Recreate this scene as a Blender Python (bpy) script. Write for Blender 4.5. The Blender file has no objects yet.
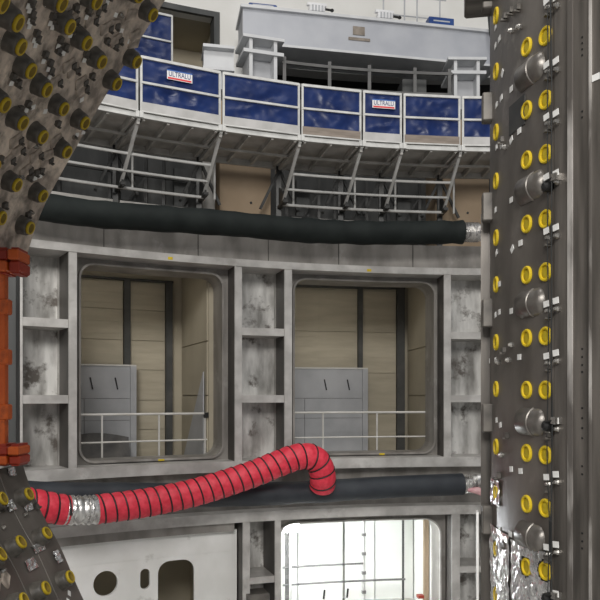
import bpy, bmesh, math, random
from mathutils import Vector, Matrix, noise
random.seed(7)
S = bpy.context.scene
COL = S.collection

# ------------------------------------------------------------------ camera
CZ = 4.5
cam_d = bpy.data.cameras.new('camera'); cam = bpy.data.objects.new('camera', cam_d); COL.objects.link(cam)
cam.location = (0, 0, CZ); cam.rotation_euler = (math.pi/2, 0, 0)
cam_d.sensor_width = 36; cam_d.lens = 724/600*36; cam_d.shift_y = 0.16
cam_d.clip_start = .05; cam_d.clip_end = 200
S.camera = cam
# ------------------------------------------------------------------ world, lights, exposure
W = bpy.data.worlds.new('hall_air'); S.world = W; W.use_nodes = True
bg = W.node_tree.nodes['Background']; bg.inputs[0].default_value = (.95, .97, 1, 1); bg.inputs[1].default_value = .26
S.view_settings.view_transform = 'Standard'; S.view_settings.look = 'None'
S.view_settings.gamma = 1; S.view_settings.exposure = 0.0
S.view_settings.use_curve_mapping = False
def area(name, loc, rot, sx, sy, power, col=(1, .97, .93)):
    d = bpy.data.lights.new(name, 'AREA'); d.shape = 'RECTANGLE'; d.size = sx; d.size_y = sy; d.energy = power; d.color = col
    o = bpy.data.objects.new(name, d); COL.objects.link(o); o.location = loc; o.rotation_euler = rot
    return o
area('hall_light', (1, 3.5, 19), (0, 0, 0), 9, 5, 900)
area('hall_light', (-1, -12, 13.5), (math.radians(58), 0, 0), 10, 5, 3900)  # frontal fill added behind the camera to brighten the lower ring

# ------------------------------------------------------------------ ring coordinates
R = 14.0; CX, CY = 0.2843*R, -0.0423*R
def bend(s, d, z):
    th = s/R
    return Vector((CX+(R+d)*math.sin(th), CY+(R+d)*math.cos(th), z))
def rotz(s): return -s/R        # local x along the ring (to the right), local y outward

# ------------------------------------------------------------------ materials
M = {}
def nodes(name):
    m = bpy.data.materials.new(name); m.use_nodes = True; nt = m.node_tree
    return m, nt, nt.nodes['Principled BSDF']
def mat(name, c1, c2=None, metal=0.0, rough=.6, scale=4, detail=6, bump=0, bscale=None, stretch=None, lo=.35, hi=.65, c3=None, c3lo=.62, c3hi=.7, c3scale=1.5, alpha=None, spec=None):
    m, nt, b = nodes(name); N = nt.nodes; L = nt.links
    b.inputs['Metallic'].default_value = metal; b.inputs['Roughness'].default_value = rough
    if c2 is None: c2 = tuple(x*.85 for x in c1)
    tc = N.new('ShaderNodeTexCoord'); mp = N.new('ShaderNodeMapping'); L.new(tc.outputs['Object'], mp.inputs[0])
    if stretch: mp.inputs['Scale'].default_value = stretch
    no = N.new('ShaderNodeTexNoise'); no.inputs['Scale'].default_value = scale; no.inputs['Detail'].default_value = detail
    L.new(mp.outputs[0], no.inputs[0])
    cr = N.new('ShaderNodeValToRGB'); cr.color_ramp.elements[0].position = lo; cr.color_ramp.elements[1].position = hi
    cr.color_ramp.elements[0].color = (*c1, 1); cr.color_ramp.elements[1].color = (*c2, 1)
    L.new(no.outputs[0], cr.inputs[0]); out = cr.outputs[0]
    if c3:
        n2 = N.new('ShaderNodeTexNoise'); n2.inputs['Scale'].default_value = c3scale; n2.inputs['Detail'].default_value = 8; n2.inputs['Roughness'].default_value = .65
        L.new(tc.outputs['Object'], n2.inputs[0])
        r2 = N.new('ShaderNodeMapRange'); r2.inputs[1].default_value = c3lo; r2.inputs[2].default_value = c3hi; L.new(n2.outputs[0], r2.inputs[0])
        mx = N.new('ShaderNodeMix'); mx.data_type = 'RGBA'; L.new(r2.outputs[0], mx.inputs[0]); L.new(out, mx.inputs[6]); mx.inputs[7].default_value = (*c3, 1)
        out = mx.outputs[2]
    L.new(out, b.inputs['Base Color'])
    rr = N.new('ShaderNodeMapRange'); rr.inputs[3].default_value = max(.05, rough-.12); rr.inputs[4].default_value = min(1, rough+.12)
    L.new(no.outputs[0], rr.inputs[0]); L.new(rr.outputs[0], b.inputs['Roughness'])
    if bump:
        nb = N.new('ShaderNodeTexNoise'); nb.inputs['Scale'].default_value = bscale or scale*4; nb.inputs['Detail'].default_value = 4
        L.new(mp.outputs[0], nb.inputs[0])
        bp = N.new('ShaderNodeBump'); bp.inputs['Strength'].default_value = bump; bp.inputs['Distance'].default_value = .02
        L.new(nb.outputs[0], bp.inputs['Height']); L.new(bp.outputs[0], b.inputs['Normal'])
    if spec is not None: b.inputs['Specular IOR Level'].default_value = spec
    if alpha is not None: b.inputs['Alpha'].default_value = alpha
    M[name] = m; return m
def emit(name, c, st):
    m, nt, b = nodes(name); b.inputs['Base Color'].default_value = (*c, 1)
    b.inputs['Emission Color'].default_value = (*c, 1); b.inputs['Emission Strength'].default_value = st; M[name] = m; return m

mat('ring_steel', (.20, .188, .172), (.34, .32, .296), metal=.2, rough=.45, scale=3, detail=7, stretch=(1, 1, .4), bump=.1, c3=(.50, .48, .455), c3lo=.56, c3hi=.78, c3scale=1.6)
mat('ring_edge', (.42, .405, .385), (.60, .585, .56), metal=.2, rough=.45, scale=3, detail=6, bump=.06, c3=(.30, .28, .26), c3lo=.56, c3hi=.8, c3scale=2.2)  # paler copy of the steel; light on ledges and stiffeners put into colour
mat('ring_plate', (.33, .32, .30), (.86, .85, .82), metal=.25, rough=.33, scale=4.5, stretch=(1, 1, .3), detail=9, bump=.25, c3=(.17, .152, .135), c3lo=.54, c3hi=.64, c3scale=2.4)  # pale streaks in the colour stand in for glints on glossy plate
mat('ring_web', (.07, .066, .06), (.13, .12, .11), metal=.3, rough=.55, scale=3)  # dark steel: weld seams, and shade on the pocket sides put into colour
mat('white_plate', (.80, .80, .77), (.93, .93, .91), metal=0, rough=.5, scale=1.6, stretch=(1, 1, .8), bump=.1, c3=(.48, .47, .44), c3lo=.60, c3hi=.75, c3scale=1.8)
mat('vessel_right', (.105, .094, .083), (.19, .173, .155), metal=.35, rough=.45, scale=2.5, stretch=(1, 1, .6), bump=.15, c3=(.28, .255, .23), c3lo=.58, c3hi=.72, c3scale=2)
mat('flange_steel', (.085, .078, .07), (.19, .173, .155), metal=.4, rough=.42, scale=3, stretch=(3, 3, .3), bump=.12)
mat('weld_highlight', (.12, .11, .10), (.52, .50, .475), metal=.1, rough=.35, scale=5, stretch=(1, 1, .22), lo=.47, hi=.64)  # weld steel; bright reflecting patches and an edge highlight put into the colour
mat('drum_steel', (.12, .11, .10), (.22, .205, .187), metal=.5, rough=.36, scale=5, bump=.25, bscale=9)
mat('lug_steel', (.09, .083, .075), (.17, .157, .14), metal=.3, rough=.5, scale=6)
mat('vessel_left', (.24, .205, .172), (.60, .51, .43), metal=.0, rough=.65, scale=8, detail=10, bump=.35, lo=.38, hi=.62, c3=(.78, .67, .56), c3lo=.52, c3hi=.66, c3scale=2.6)
mat('vessel_left_cup', (.06, .055, .047), (.15, .138, .12), metal=.1, rough=.5, scale=9, bump=.15)  # dark housing colour takes in the shadow beside each cup
mat('cap_yellow', (.60, .42, .01), (.72, .54, .02), rough=.5, scale=8)
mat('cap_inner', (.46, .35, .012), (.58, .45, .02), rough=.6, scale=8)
mat('sticker', (.78, .78, .76), (.9, .9, .88), rough=.5, scale=6)
mat('bolt', (.30, .29, .27), (.55, .53, .5), metal=.85, rough=.25, scale=10)
mat('foil', (.60, .60, .60), (.95, .95, .95), metal=.85, rough=.2, scale=9, bump=.9, bscale=14)
mat('black_rubber', (.012, .014, .014), (.022, .024, .024), rough=.6, scale=5, bump=.1)
mat('duct_black', (.006, .009, .0085), (.013, .017, .016), rough=.7, scale=3, bump=.3, bscale=5, spec=.25)
mat('duct_slate', (.018, .022, .029), (.032, .038, .046), rough=.55, scale=3, bump=.2, bscale=5)
mat('duct_red', (.62, .025, .05), (.78, .05, .085), rough=.5, scale=12, bump=.4, bscale=22)
mat('alu_duct', (.55, .54, .53), (.85, .84, .82), metal=.9, rough=.28, scale=10, bump=.3, bscale=20)
mat('pink_wrap', (.62, .30, .33), (.75, .5, .5), rough=.5, scale=10)
mat('orange_paint', (.46, .075, .010), (.56, .11, .016), rough=.5, scale=5, c3=(.2, .03, .008), c3lo=.55, c3hi=.7, c3scale=5)
mat('red_paint', (.24, .02, .008), (.34, .035, .012), rough=.5, scale=6)
mat('tarp_blue', (.004, .015, .080), (.007, .025, .12), rough=.34, scale=3, bump=.1, bscale=5, spec=.4)
mat('alu_rail', (.50, .50, .485), (.66, .66, .64), metal=.15, rough=.45, scale=4)
mat('toe_board', (.40, .395, .38), (.52, .51, .50), metal=.1, rough=.5, scale=3)
mat('toe_wood', (.20, .165, .135), (.28, .235, .2), rough=.7, scale=4, stretch=(1, 8, 8))
mat('dark_steel', (.035, .036, .036), (.07, .07, .068), metal=.4, rough=.5, scale=4)
mat('deck_steel', (.38, .37, .345), (.52, .505, .48), metal=.0, rough=.6, scale=4)
mat('tan_panel', (.30, .225, .15), (.36, .275, .19), rough=.8, scale=1.3, bump=.05)
mat('beige_wall', (.42, .375, .285), (.48, .435, .335), rough=.75, scale=1.2, bump=.04)
mat('beige_panel', (.44, .395, .30), (.51, .46, .355), rough=.6, scale=1.5, stretch=(1, 1, 6))
mat('dark_wall', (.035, .035, .034), (.065, .065, .062), rough=.8, scale=2)  # dark in colour to stand in for the unlit room under the girder
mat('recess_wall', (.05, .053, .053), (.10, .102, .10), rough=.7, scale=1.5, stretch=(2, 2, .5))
mat('white_wall', (.76, .75, .71), (.84, .83, .80), rough=.8, scale=1, bump=.03)
mat('girder_paint', (.42, .435, .475), (.48, .495, .53), rough=.42, scale=2)
mat('stool_paint', (.58, .59, .60), (.66, .67, .68), rough=.45, scale=3)
mat('post_dark', (.05, .052, .05), (.085, .085, .08), rough=.6, scale=3)
mat('sheet_grey', (.40, .41, .43), (.50, .51, .53), rough=.45, scale=1.5, bump=.15, bscale=3)
mat('sheet_dark', (.10, .10, .10), (.17, .165, .16), rough=.5, scale=4, bump=.3)
mat('handle_black', (.012, .012, .012), rough=.5)
mat('rail_pale', (.62, .61, .57), (.72, .71, .68), metal=.2, rough=.5)
mat('floor_grey', (.42, .41, .39), (.52, .51, .49), rough=.7, scale=1.5, bump=.05)
mat('plate_brown', (.20, .17, .14), (.3, .26, .22), rough=.5, metal=.4, scale=8)
mat('sign_white', (.85, .85, .86), rough=.5); mat('sign_blue', (.03, .12, .42), rough=.5); mat('sign_red', (.75, .05, .05), rough=.5); mat('sign_navy', (.03, .05, .16), rough=.5)
mat('box_blue', (.015, .05, .2), (.02, .07, .26), rough=.45, scale=4)
mat('cell_white', (.80, .81, .78), (.87, .88, .85), rough=.7, scale=1)
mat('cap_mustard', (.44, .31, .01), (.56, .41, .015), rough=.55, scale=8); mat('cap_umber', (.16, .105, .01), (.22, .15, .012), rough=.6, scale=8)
mat('bar_dark', (.10, .1, .098), (.15, .148, .145), rough=.6, scale=4)
emit('lamp_glow', (.93, .97, 1), 60); emit('tube_glow', (1, .95, .85), 6)

# ------------------------------------------------------------------ mesh builder
class MB:
    def __init__(s): s.v = []; s.f = []
    def add(s, vs, fs):
        n = len(s.v); s.v += [tuple(v) for v in vs]; s.f += [tuple(i+n for i in f) for f in fs]; return s
    def box(s, x0, x1, y0, y1, z0, z1, T=None):
        vs = [Vector((x, y, z)) for x in (x0, x1) for y in (y0, y1) for z in (z0, z1)]
        if T: vs = [T(v) if callable(T) else T @ v for v in vs]
        return s.add(vs, [(0, 1, 3, 2), (4, 6, 7, 5), (0, 4, 5, 1), (2, 3, 7, 6), (0, 2, 6, 4), (1, 5, 7, 3)])
    def bbox(s, s0, s1, d0, d1, z0, z1, step=.35):          # a box bent along the ring
        n = max(1, math.ceil(abs(s1-s0)/step)); vs = []; fs = []
        for i in range(n+1):
            t = s0+(s1-s0)*i/n
            vs += [bend(t, d0, z0), bend(t, d1, z0), bend(t, d1, z1), bend(t, d0, z1)]
        for i in range(n):
            a = i*4; b = a+4
            for k in range(4): fs.append((a+k, b+k, b+(k+1) % 4, a+(k+1) % 4))
        fs += [(3, 2, 1, 0), tuple(n*4+k for k in range(4))]
        return s.add(vs, fs)
    def bar(s, p, q, w, h=None, up=Vector((0, 0, 1))):       # rectangular bar
        p = Vector(p); q = Vector(q); h = h or w; a = (q-p).normalized()
        if abs(a.dot(up)) > .98: up = Vector((0, 1, 0))
        x = a.cross(up).normalized(); y = x.cross(a)
        vs = [c+x*i*w/2+y*j*h/2 for c in (p, q) for i, j in ((-1, -1), (1, -1), (1, 1), (-1, 1))]
        return s.add(vs, [(3, 2, 1, 0), (4, 5, 6, 7)]+[(k, (k+1) % 4, 4+(k+1) % 4, 4+k) for k in range(4)])
    def tube(s, pts, r, n=10, cap=True):
        pts = [Vector(p) for p in pts]; m = len(pts); rs = r if isinstance(r, (list, tuple)) else [r]*m
        vs = []; fs = []; x = None
        for i in range(m):
            a = (pts[min(i+1, m-1)]-pts[max(i-1, 0)]).normalized()
            if x is None:
                u = Vector((0, 0, 1)) if abs(a.z) < .9 else Vector((1, 0, 0)); x = a.cross(u).normalized()
            else: x = (x-a*x.dot(a)).normalized()
            y = a.cross(x)
            for k in range(n):
                t = 2*math.pi*k/n; vs.append(pts[i]+(x*math.cos(t)+y*math.sin(t))*rs[i])
        for i in range(m-1):
            for k in range(n): fs.append((i*n+k, i*n+(k+1) % n, (i+1)*n+(k+1) % n, (i+1)*n+k))
        if cap: fs += [tuple(reversed(range(n))), tuple((m-1)*n+k for k in range(n))]
        return s.add(vs, fs)
    def lathe(s, prof, n=20, T=None):                        # about local +Z, prof = [(r, h)]
        vs = []; fs = []
        for r, h in prof:
            for k in range(n):
                t = 2*math.pi*k/n; v = Vector((r*math.cos(t), r*math.sin(t), h)); vs.append(T @ v if T else v)
        for i in range(len(prof)-1):
            for k in range(n): fs.append((i*n+k, i*n+(k+1) % n, (i+1)*n+(k+1) % n, (i+1)*n+k))
        fs += [tuple(reversed(range(n))), tuple((len(prof)-1)*n+k for k in range(n))]
        return s.add(vs, fs)
    def hole_plate(s, s0, s1, z0, z1, hole, d0, d1, T=bend):  # plate in ring coordinates with one opening
        cx = sum(p[0] for p in hole)/len(hole); cz = sum(p[1] for p in hole)/len(hole)
        out = []
        for x, z in hole:
            dx, dz = x-cx, z-cz; t = 1e9
            if dx > 1e-9: t = min(t, (s1-cx)/dx)
            if dx < -1e-9: t = min(t, (s0-cx)/dx)
            if dz > 1e-9: t = min(t, (z1-cz)/dz)
            if dz < -1e-9: t = min(t, (z0-cz)/dz)
            out.append([cx+dx*t, cz+dz*t])
        for c in ((s0, z0), (s1, z0), (s1, z1), (s0, z1)):
            i = min(range(len(out)), key=lambda k: (out[k][0]-c[0])**2+(out[k][1]-c[1])**2); out[i] = list(c)
        n = len(hole)
        vs = [T(x, d, z) for L, d in ((out, d0), (hole, d0), (hole, d1), (out, d1)) for x, z in L]; fs = []
        for i in range(n):
            j = (i+1) % n
            for k in range(4):
                a, b = k*n, ((k+1) % 4)*n
                fs.append((a+i, a+j, b+j, b+i))
        return s.add(vs, fs)
    def build(s, name, m, parent=None, smooth=False, bevel=0, loc=None, rot=None):
        me = bpy.data.meshes.new(name); me.from_pydata(s.v, [], s.f); me.validate()
        bm = bmesh.new(); bm.from_mesh(me); bmesh.ops.recalc_face_normals(bm, faces=bm.faces)
        if bevel: bmesh.ops.bevel(bm, geom=list(bm.edges), offset=bevel, segments=1, affect='EDGES', clamp_overlap=True)
        bm.to_mesh(me); bm.free()
        me.materials.append(M[m])
        if smooth:
            for p in me.polygons: p.use_smooth = True
            try: me.set_sharp_from_angle(angle=math.radians(38))
            except Exception: pass
        return link(name, me, parent, loc, rot)
def link(name, me, parent=None, loc=None, rot=None, mw=None):
    o = bpy.data.objects.new(name, me); COL.objects.link(o)
    if parent: o.parent = parent
    if loc is not None: o.location = loc
    if rot is not None: o.rotation_euler = rot
    if mw is not None: o.matrix_local = mw
    return o
def rrect(x0, x1, z0, z1, r, n=7, sub=4):
    P = []
    for cx, cz, a in ((x1-r, z1-r, 0), (x0+r, z1-r, 90), (x0+r, z0+r, 180), (x1-r, z0+r, 270)):
        arc = [(cx+r*math.cos(math.radians(a+90*k/n)), cz+r*math.sin(math.radians(a+90*k/n))) for k in range(n+1)]
        if P:
            p, q = P[-1], arc[0]; P += [(p[0]+(q[0]-p[0])*k/sub, p[1]+(q[1]-p[1])*k/sub) for k in range(1, sub)]
        P += arc
    p, q = P[-1], P[0]; P += [(p[0]+(q[0]-p[0])*k/sub, p[1]+(q[1]-p[1])*k/sub) for k in range(1, sub)]
    return P
def tag(o, label=None, cat=None, group=None, kind=None):
    if label: o['label'] = label
    if cat: o['category'] = cat
    if group: o['group'] = group
    if kind: o['kind'] = kind
    return o
def thing(name, label, cat, group=None, loc=(0, 0, 0), rot=(0, 0, 0)):
    o = link(name, None, None, loc, rot); o.empty_display_size = .2; return tag(o, label, cat, group)
def struct(o, label=None): o['kind'] = 'structure'; (label and o.__setitem__('label', label)); return o
def catmull(P, n=8):
    out = []
    for i in range(len(P)-1):
        p0, p1, p2, p3 = P[max(i-1, 0)], P[i], P[i+1], P[min(i+2, len(P)-1)]
        for k in range(n):
            t = k/n
            out.append(tuple(.5*(2*p1[j]+(p2[j]-p0[j])*t+(2*p0[j]-5*p1[j]+4*p2[j]-p3[j])*t*t+(3*p1[j]-p0[j]-3*p2[j]+p3[j])*t**3) for j in range(len(p1))))
    out.append(tuple(P[-1])); return out
def txt(name, body, size, m, parent, loc, rot, width=None, ext=.002):
    c = bpy.data.curves.new(name, 'FONT'); c.body = body; c.size = size; c.extrude = ext; c.align_x = 'CENTER'; c.align_y = 'CENTER'
    o = bpy.data.objects.new(name, c); COL.objects.link(o); bpy.context.view_layer.update()
    me = bpy.data.meshes.new_from_object(o.evaluated_get(bpy.context.evaluated_depsgraph_get()))
    bpy.data.objects.remove(o); me.materials.clear(); me.materials.append(M[m])
    if width:
        xs = [v.co.x for v in me.vertices]; k = width/(max(xs)-min(xs)); me.transform(Matrix.Diagonal((k, 1, 1, 1)))
    return link(name, me, parent, loc, rot)

# ================================================================== THE SETTING
SL, SR = -10.6, 3.2
struct(MB().box(-14, 22, -6, 20, -.3, 0).build('floor', 'floor_grey'))

# ---- upper wall behind the walkway (white), with a doorway and the dark bay behind the girder
wall = MB()
wall.bbox(SL, -5.95, 4.0, 4.4, 10.5, 17)            # left of doorway
wall.bbox(-5.95, -4.62, 4.0, 4.4, 13.14, 17)        # above doorway
wall.bbox(-4.62, -4.05, 4.0, 4.4, 10.5, 17)         # pier
wall.bbox(-4.05, 1.2, 4.0, 4.4, 12.15, 17)          # above dark bay
wall.bbox(1.2, SR, 4.0, 4.4, 10.5, 17)
struct(wall.build('wall_back', 'white_wall'))
struct(MB().bbox(-6.4, -4.3, 5.9, 6.1, 10.5, 14).build('wall_doorway_back', 'beige_wall'))
struct(MB().bbox(-6.1, -5.95, 4.4, 5.9, 10.5, 13.3).bbox(-4.62, -4.5, 4.4, 5.9, 10.5, 13.3).bbox(-6.0, -4.6, 4.4, 5.9, 13.14, 13.3).build('wall_doorway_side', 'beige_wall'))
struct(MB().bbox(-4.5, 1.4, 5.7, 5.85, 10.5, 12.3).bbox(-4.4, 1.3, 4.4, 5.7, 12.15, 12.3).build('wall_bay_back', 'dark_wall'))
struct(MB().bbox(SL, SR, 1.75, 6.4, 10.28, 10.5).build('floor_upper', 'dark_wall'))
# door frame, dark steel
tr = MB().bbox(-5.95, -4.62, 3.97, 4.06, 13.08, 13.2).bbox(-4.70, -4.60, 3.97, 4.4, 10.5, 13.2)
struct(tr.build('trim_1', 'recess_wall'))
# ---- wall under the walkway: dark bays and tan panels
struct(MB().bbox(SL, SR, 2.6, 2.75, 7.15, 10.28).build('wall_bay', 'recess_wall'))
tanw = MB()
tan_spans = [(-10.4, -9.5), (-5.04, -4.12), (-1.02, -.02), (2.2, 3.1)]
for a, b in tan_spans: tanw.bbox(a, b, 1.75, 2.6, 7.15, 10.28)
tw = struct(tanw.build('wall_tan', 'tan_panel'))
for a, b in tan_spans:
    c = bend((a+b)/2+.1, 1.75, 8.33); T = Matrix.Translation(c) @ Matrix.Rotation(rotz((a+b)/2), 4, 'Z') @ Matrix.Rotation(math.pi/2, 4, 'X')
    MB().lathe([(.025, -.01), (.025, .012)], 10, T).build('anchor_hole', 'handle_black', tw)
# ledge on top of the ring
struct(MB().bbox(SL, SR, .1, 2.75, 7.05, 7.15).build('floor_ledge', 'tan_panel'))

# ---- port cells behind the openings
def cell(sl, sr, z0, z1, dback, m, name, wallm=None):
    struct(MB().bbox(sl-.1, sr+.1, dback, dback+.12, z0, z1).build('wall_'+name+'_back', m))
    struct(MB().bbox(sl-.12, sl, .95, dback, z0, z1).build('wall_'+name+'_left', wallm or m))
    struct(MB().bbox(sr, sr+.12, .95, dback, z0, z1).build('wall_'+name+'_right', wallm or m))
    struct(MB().bbox(sl-.12, sr+.12, .95, dback+.12, z1, z1+.1).build('ceiling_'+name, wallm or m))
    if z0 > .5: struct(MB().bbox(sl-.12, sr+.12, .95, dback+.12, z0-.12, z0).build('floor_'+name, 'floor_grey'))
for nm, sl, sr in (('west', -8.3, -5.42), ('mid', -4.45, -1.25)):
    cell(sl, sr, 3.2, 7.02, 3.06, 'beige_wall', nm)
cell(-.4, 2.6, 3.2, 7.02, 3.06, 'beige_wall', 'east')
cell(-.5, 2.6, 0, 2.6, 3.0, 'cell_white', 'far')
cell(-4.6, -1.2, 0, 2.6, 3.0, 'cell_white', 'low')
cell(-8.2, -5.3, 0, 2.6, 3.0, 'beige_wall', 'dim')
# cladding sheets of the cell back walls: each sheet a piece of its own
def cladding(host, spans, z0, z1, heights, d):
    for a, b in spans:
        z = z0
        for h in heights:
            m = MB(); k = max(2, int(h/.11)); hh = (min(z+h, z1)-z-.012)/k
            for i in range(k):
                m.bbox(a, b, d-.028-.007*(i % 2), d-.001, z+i*hh, z+(i+1)*hh, .8)
            m.build('panel', 'beige_panel', bpy.data.objects[host]); z += h
            if z >= z1-.02: break
cladding('wall_west_back', ((-8.3, -6.45), (-6.32, -5.74)), 3.2, 6.82, (.62, .6, .62, .6, .62, .56), 3.06)
cladding('wall_mid_back', ((-4.45, -2.23), (-2.13, -1.5)), 3.2, 6.86, (.9, .92, .92, .92), 3.06)
for host, posts, zt in (('wall_west_back', ((-6.44, -6.335), (-5.73, -5.62)), 6.84), ('wall_mid_back', ((-2.222, -2.14), (-1.49, -1.345)), 6.9)):
    for a, b in posts: MB().bbox(a, b, 2.93, 3.05, 3.2, zt).build('post', 'post_dark', bpy.data.objects[host])
    lo, hi = (-8.3, -5.6) if 'west' in host else (-4.45, -1.33)
    MB().bbox(lo, hi, 2.96, 3.05, zt, zt+.045).build('header', 'post_dark', bpy.data.objects[host])
# joints on the right-hand cell walls: two stacked wall slabs
for nm, s in (('west', -5.42), ('mid', -1.25)):
    for z0, z1 in ((3.22, 4.5), (4.52, 5.5), (5.52, 6.98)):
        MB().bbox(s-.03, s, 1.0, 3.0, z0, z1).build('slab', 'beige_wall', bpy.data.objects['wall_'+nm+'_right'])

# ================================================================== STEEL RING, UPPER TIER
D = .55          # depth of the pockets
ring = thing('steel_ring', 'grey steel ring wall with two tall rounded openings between the two long ducts', 'steel frame')
MB().bbox(SL, SR, .06, .9, 6.86, 7.28).build('band', 'ring_steel', ring)
MB().bbox(SL, SR, -.02, .9, 6.735, 6.857).build('ledge', 'ring_edge', ring)
MB().bbox(SL, SR, -.02, .9, 3.2, 3.38).build('sill', 'ring_edge', ring)
MB().bbox(SL, SR, .32, .9, 2.49, 3.2).build('lower_band', 'ring_steel', ring)
stiff = [(-10.5, -10.37), (-8.79, -8.665), (-7.98, -7.855), (-5.22, -5.092), (-4.32, -4.183), (-1.328, -1.196), (-.43, -.30), (2.44, 2.57)]
for a, b in stiff:
    MB().bbox(a, b, 0, D+.3, 3.38, 6.735).build('stiffener', 'ring_edge', ring)
    MB().bbox(a-.003, a+.02, .035, D, 3.38, 6.735).build('web', 'ring_web', ring)  # dark skin on one side only, painting the shade in the pocket
bays = [(-8.665, -7.983), (-5.092, -4.323), (-1.196, -.433)]
for a, b in bays:
    MB().bbox(a, b, D+.12, D+.3, 3.38, 6.735).build('backplate', 'ring_plate', ring)
    for z0, z1 in ((5.555, 5.685), (4.385, 4.515)):
        MB().bbox(a, b, .02, D+.12, z0, z1).build('rib', 'ring_edge', ring)
MB().bbox(-10.37, -8.79, D, D+.3, 3.38, 6.735).build('backplate', 'ring_plate', ring)
wins = [(-7.855, -5.22, -7.70, -5.345), (-4.183, -1.328, -4.03, -1.415), (-.30, 2.44, -.12, 2.3)]
for a, b, w0, w1 in wins:
    MB().hole_plate(a, b, 3.38, 6.735, rrect(w0, w1, 3.44, 6.63, .22), D-.12, .95).build('opening_panel', 'ring_steel', ring)
    # rolled lip round the opening
    o = rrect(w0-.035, w1+.035, 3.405, 6.665, .25); i = rrect(w0, w1, 3.44, 6.63, .22)
    m = MB(); n = len(o); vs = []
    for L, d in ((o, D-.12), (o, D-.2), (i, D-.2), (i, D-.12)): vs += [bend(x, d, z) for x, z in L]
    fs = [(k*n+j, k*n+(j+1) % n, ((k+1) % 4)*n+(j+1) % n, ((k+1) % 4)*n+j) for k in range(4) for j in range(n)]
    m.add(vs, fs).build('opening_lip', 'ring_steel', ring)
MB().bbox(2.57, SR, D, D+.3, 3.38, 6.735).build('backplate', 'ring_plate', ring)
for s in (-9.1, -7.42, -5.85, -4.6, -3.3, -1.9, -.6, .9): MB().bbox(s-.008, s+.008, .052, .07, 6.87, 7.28).build('weld_seam', 'ring_web', ring)
# yellow dots on the ledge over each opening
for s in (-6.35, -2.75):
    MB().bbox(s-.04, s+.04, -.028, -.02, 6.755, 6.80).build('marker', 'cap_yellow', ring)
for s, z in ((-6.4, 3.40), (-2.4, 3.40)):
    MB().bbox(s-.05, s+.05, D-.21, D-.12, z, z+.03).build('marker', 'cap_yellow', ring)

# ================================================================== STEEL RING, LOWER TIER
low = thing('lower_ring', 'lower steel ring with white perforated plate and one brightly lit opening', 'steel frame')
MB().bbox(SL, SR, -.02, .62, 2.32, 2.49).build('ledge', 'ring_edge', low)
MB().bbox(SL, -5.2, .1, .6, 2.16, 2.32).build('band', 'ring_steel', low)
for a, b in ((-5.075, -4.949), (-4.495, -4.386), (-1.177, -1.026), (-.43, -.3), (2.44, 2.57), (-8.79, -8.66)):
    MB().bbox(a, b, 0, .9, 0, 2.32).build('stiffener', 'ring_edge', low)
    MB().bbox(a-.003, a+.02, .035, .9, 0, 2.32).build('web', 'ring_web', low)
for a, b in ((-4.949, -4.498), (-1.026, -.433)):
    MB().bbox(a, b, .75, .95, 0, 2.32).build('backplate', 'ring_plate', low)
    MB().bbox(a, b, .02, .75, 1.23, 1.345).build('rib', 'ring_edge', low)
MB().bbox(-5.02, -4.62, -.1, .3, .9, 1.08).build('step_box', 'lug_steel', low, bevel=.01)
MB().hole_plate(-4.386, -1.177, 0, 2.32, rrect(-4.34, -1.30, .12, 2.17, .3), .42, .95).build('opening_panel', 'ring_steel', low)
o_ = rrect(-4.37, -1.27, .09, 2.20, .33); i_ = rrect(-4.34, -1.30, .12, 2.17, .3); n = len(o_); vs = []
for L, d in ((o_, .42), (o_, .34), (i_, .34), (i_, .42)): vs += [bend(x, d, z) for x, z in L]
MB().add(vs, [(k*n+j, k*n+(j+1) % n, ((k+1) % 4)*n+(j+1) % n, ((k+1) % 4)*n+j) for k in range(4) for j in range(n)]).build('opening_lip', 'ring_edge', low)
MB().hole_plate(-.30, 2.44, 0, 2.32, rrect(-.1, 2.25, .12, 2.17, .3), .42, .95).build('opening_panel', 'ring_steel', low)
wp = MB()
circ = [(-7.328+.195*math.cos(2*math.pi*k/32), 1.445+.205*math.sin(2*math.pi*k/32)) for k in range(32)]
wp.hole_plate(-8.62, -6.93, 0, 2.15, circ, .3, .36)
wp.hole_plate(-6.93, -6.53, 0, 2.15, rrect(-6.765, -6.605, 1.27, 1.61, .078, 6, 3), .3, .36)
wp.hole_plate(-6.53, -5.10, 0, 2.15, rrect(-6.47, -5.85, .2, 1.70, .2, 6, 3), .3, .36)
wp.build('perforated_plate', 'white_plate', low)
MB().bbox(-8.62, -5.2, .275, .3, 1.78, 2.13).build('film_strip', 'white_plate', low)
MB().bbox(-8.62, -7.9, .28, .3, .2, 1.72).build('film_strip', 'white_plate', low)

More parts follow.
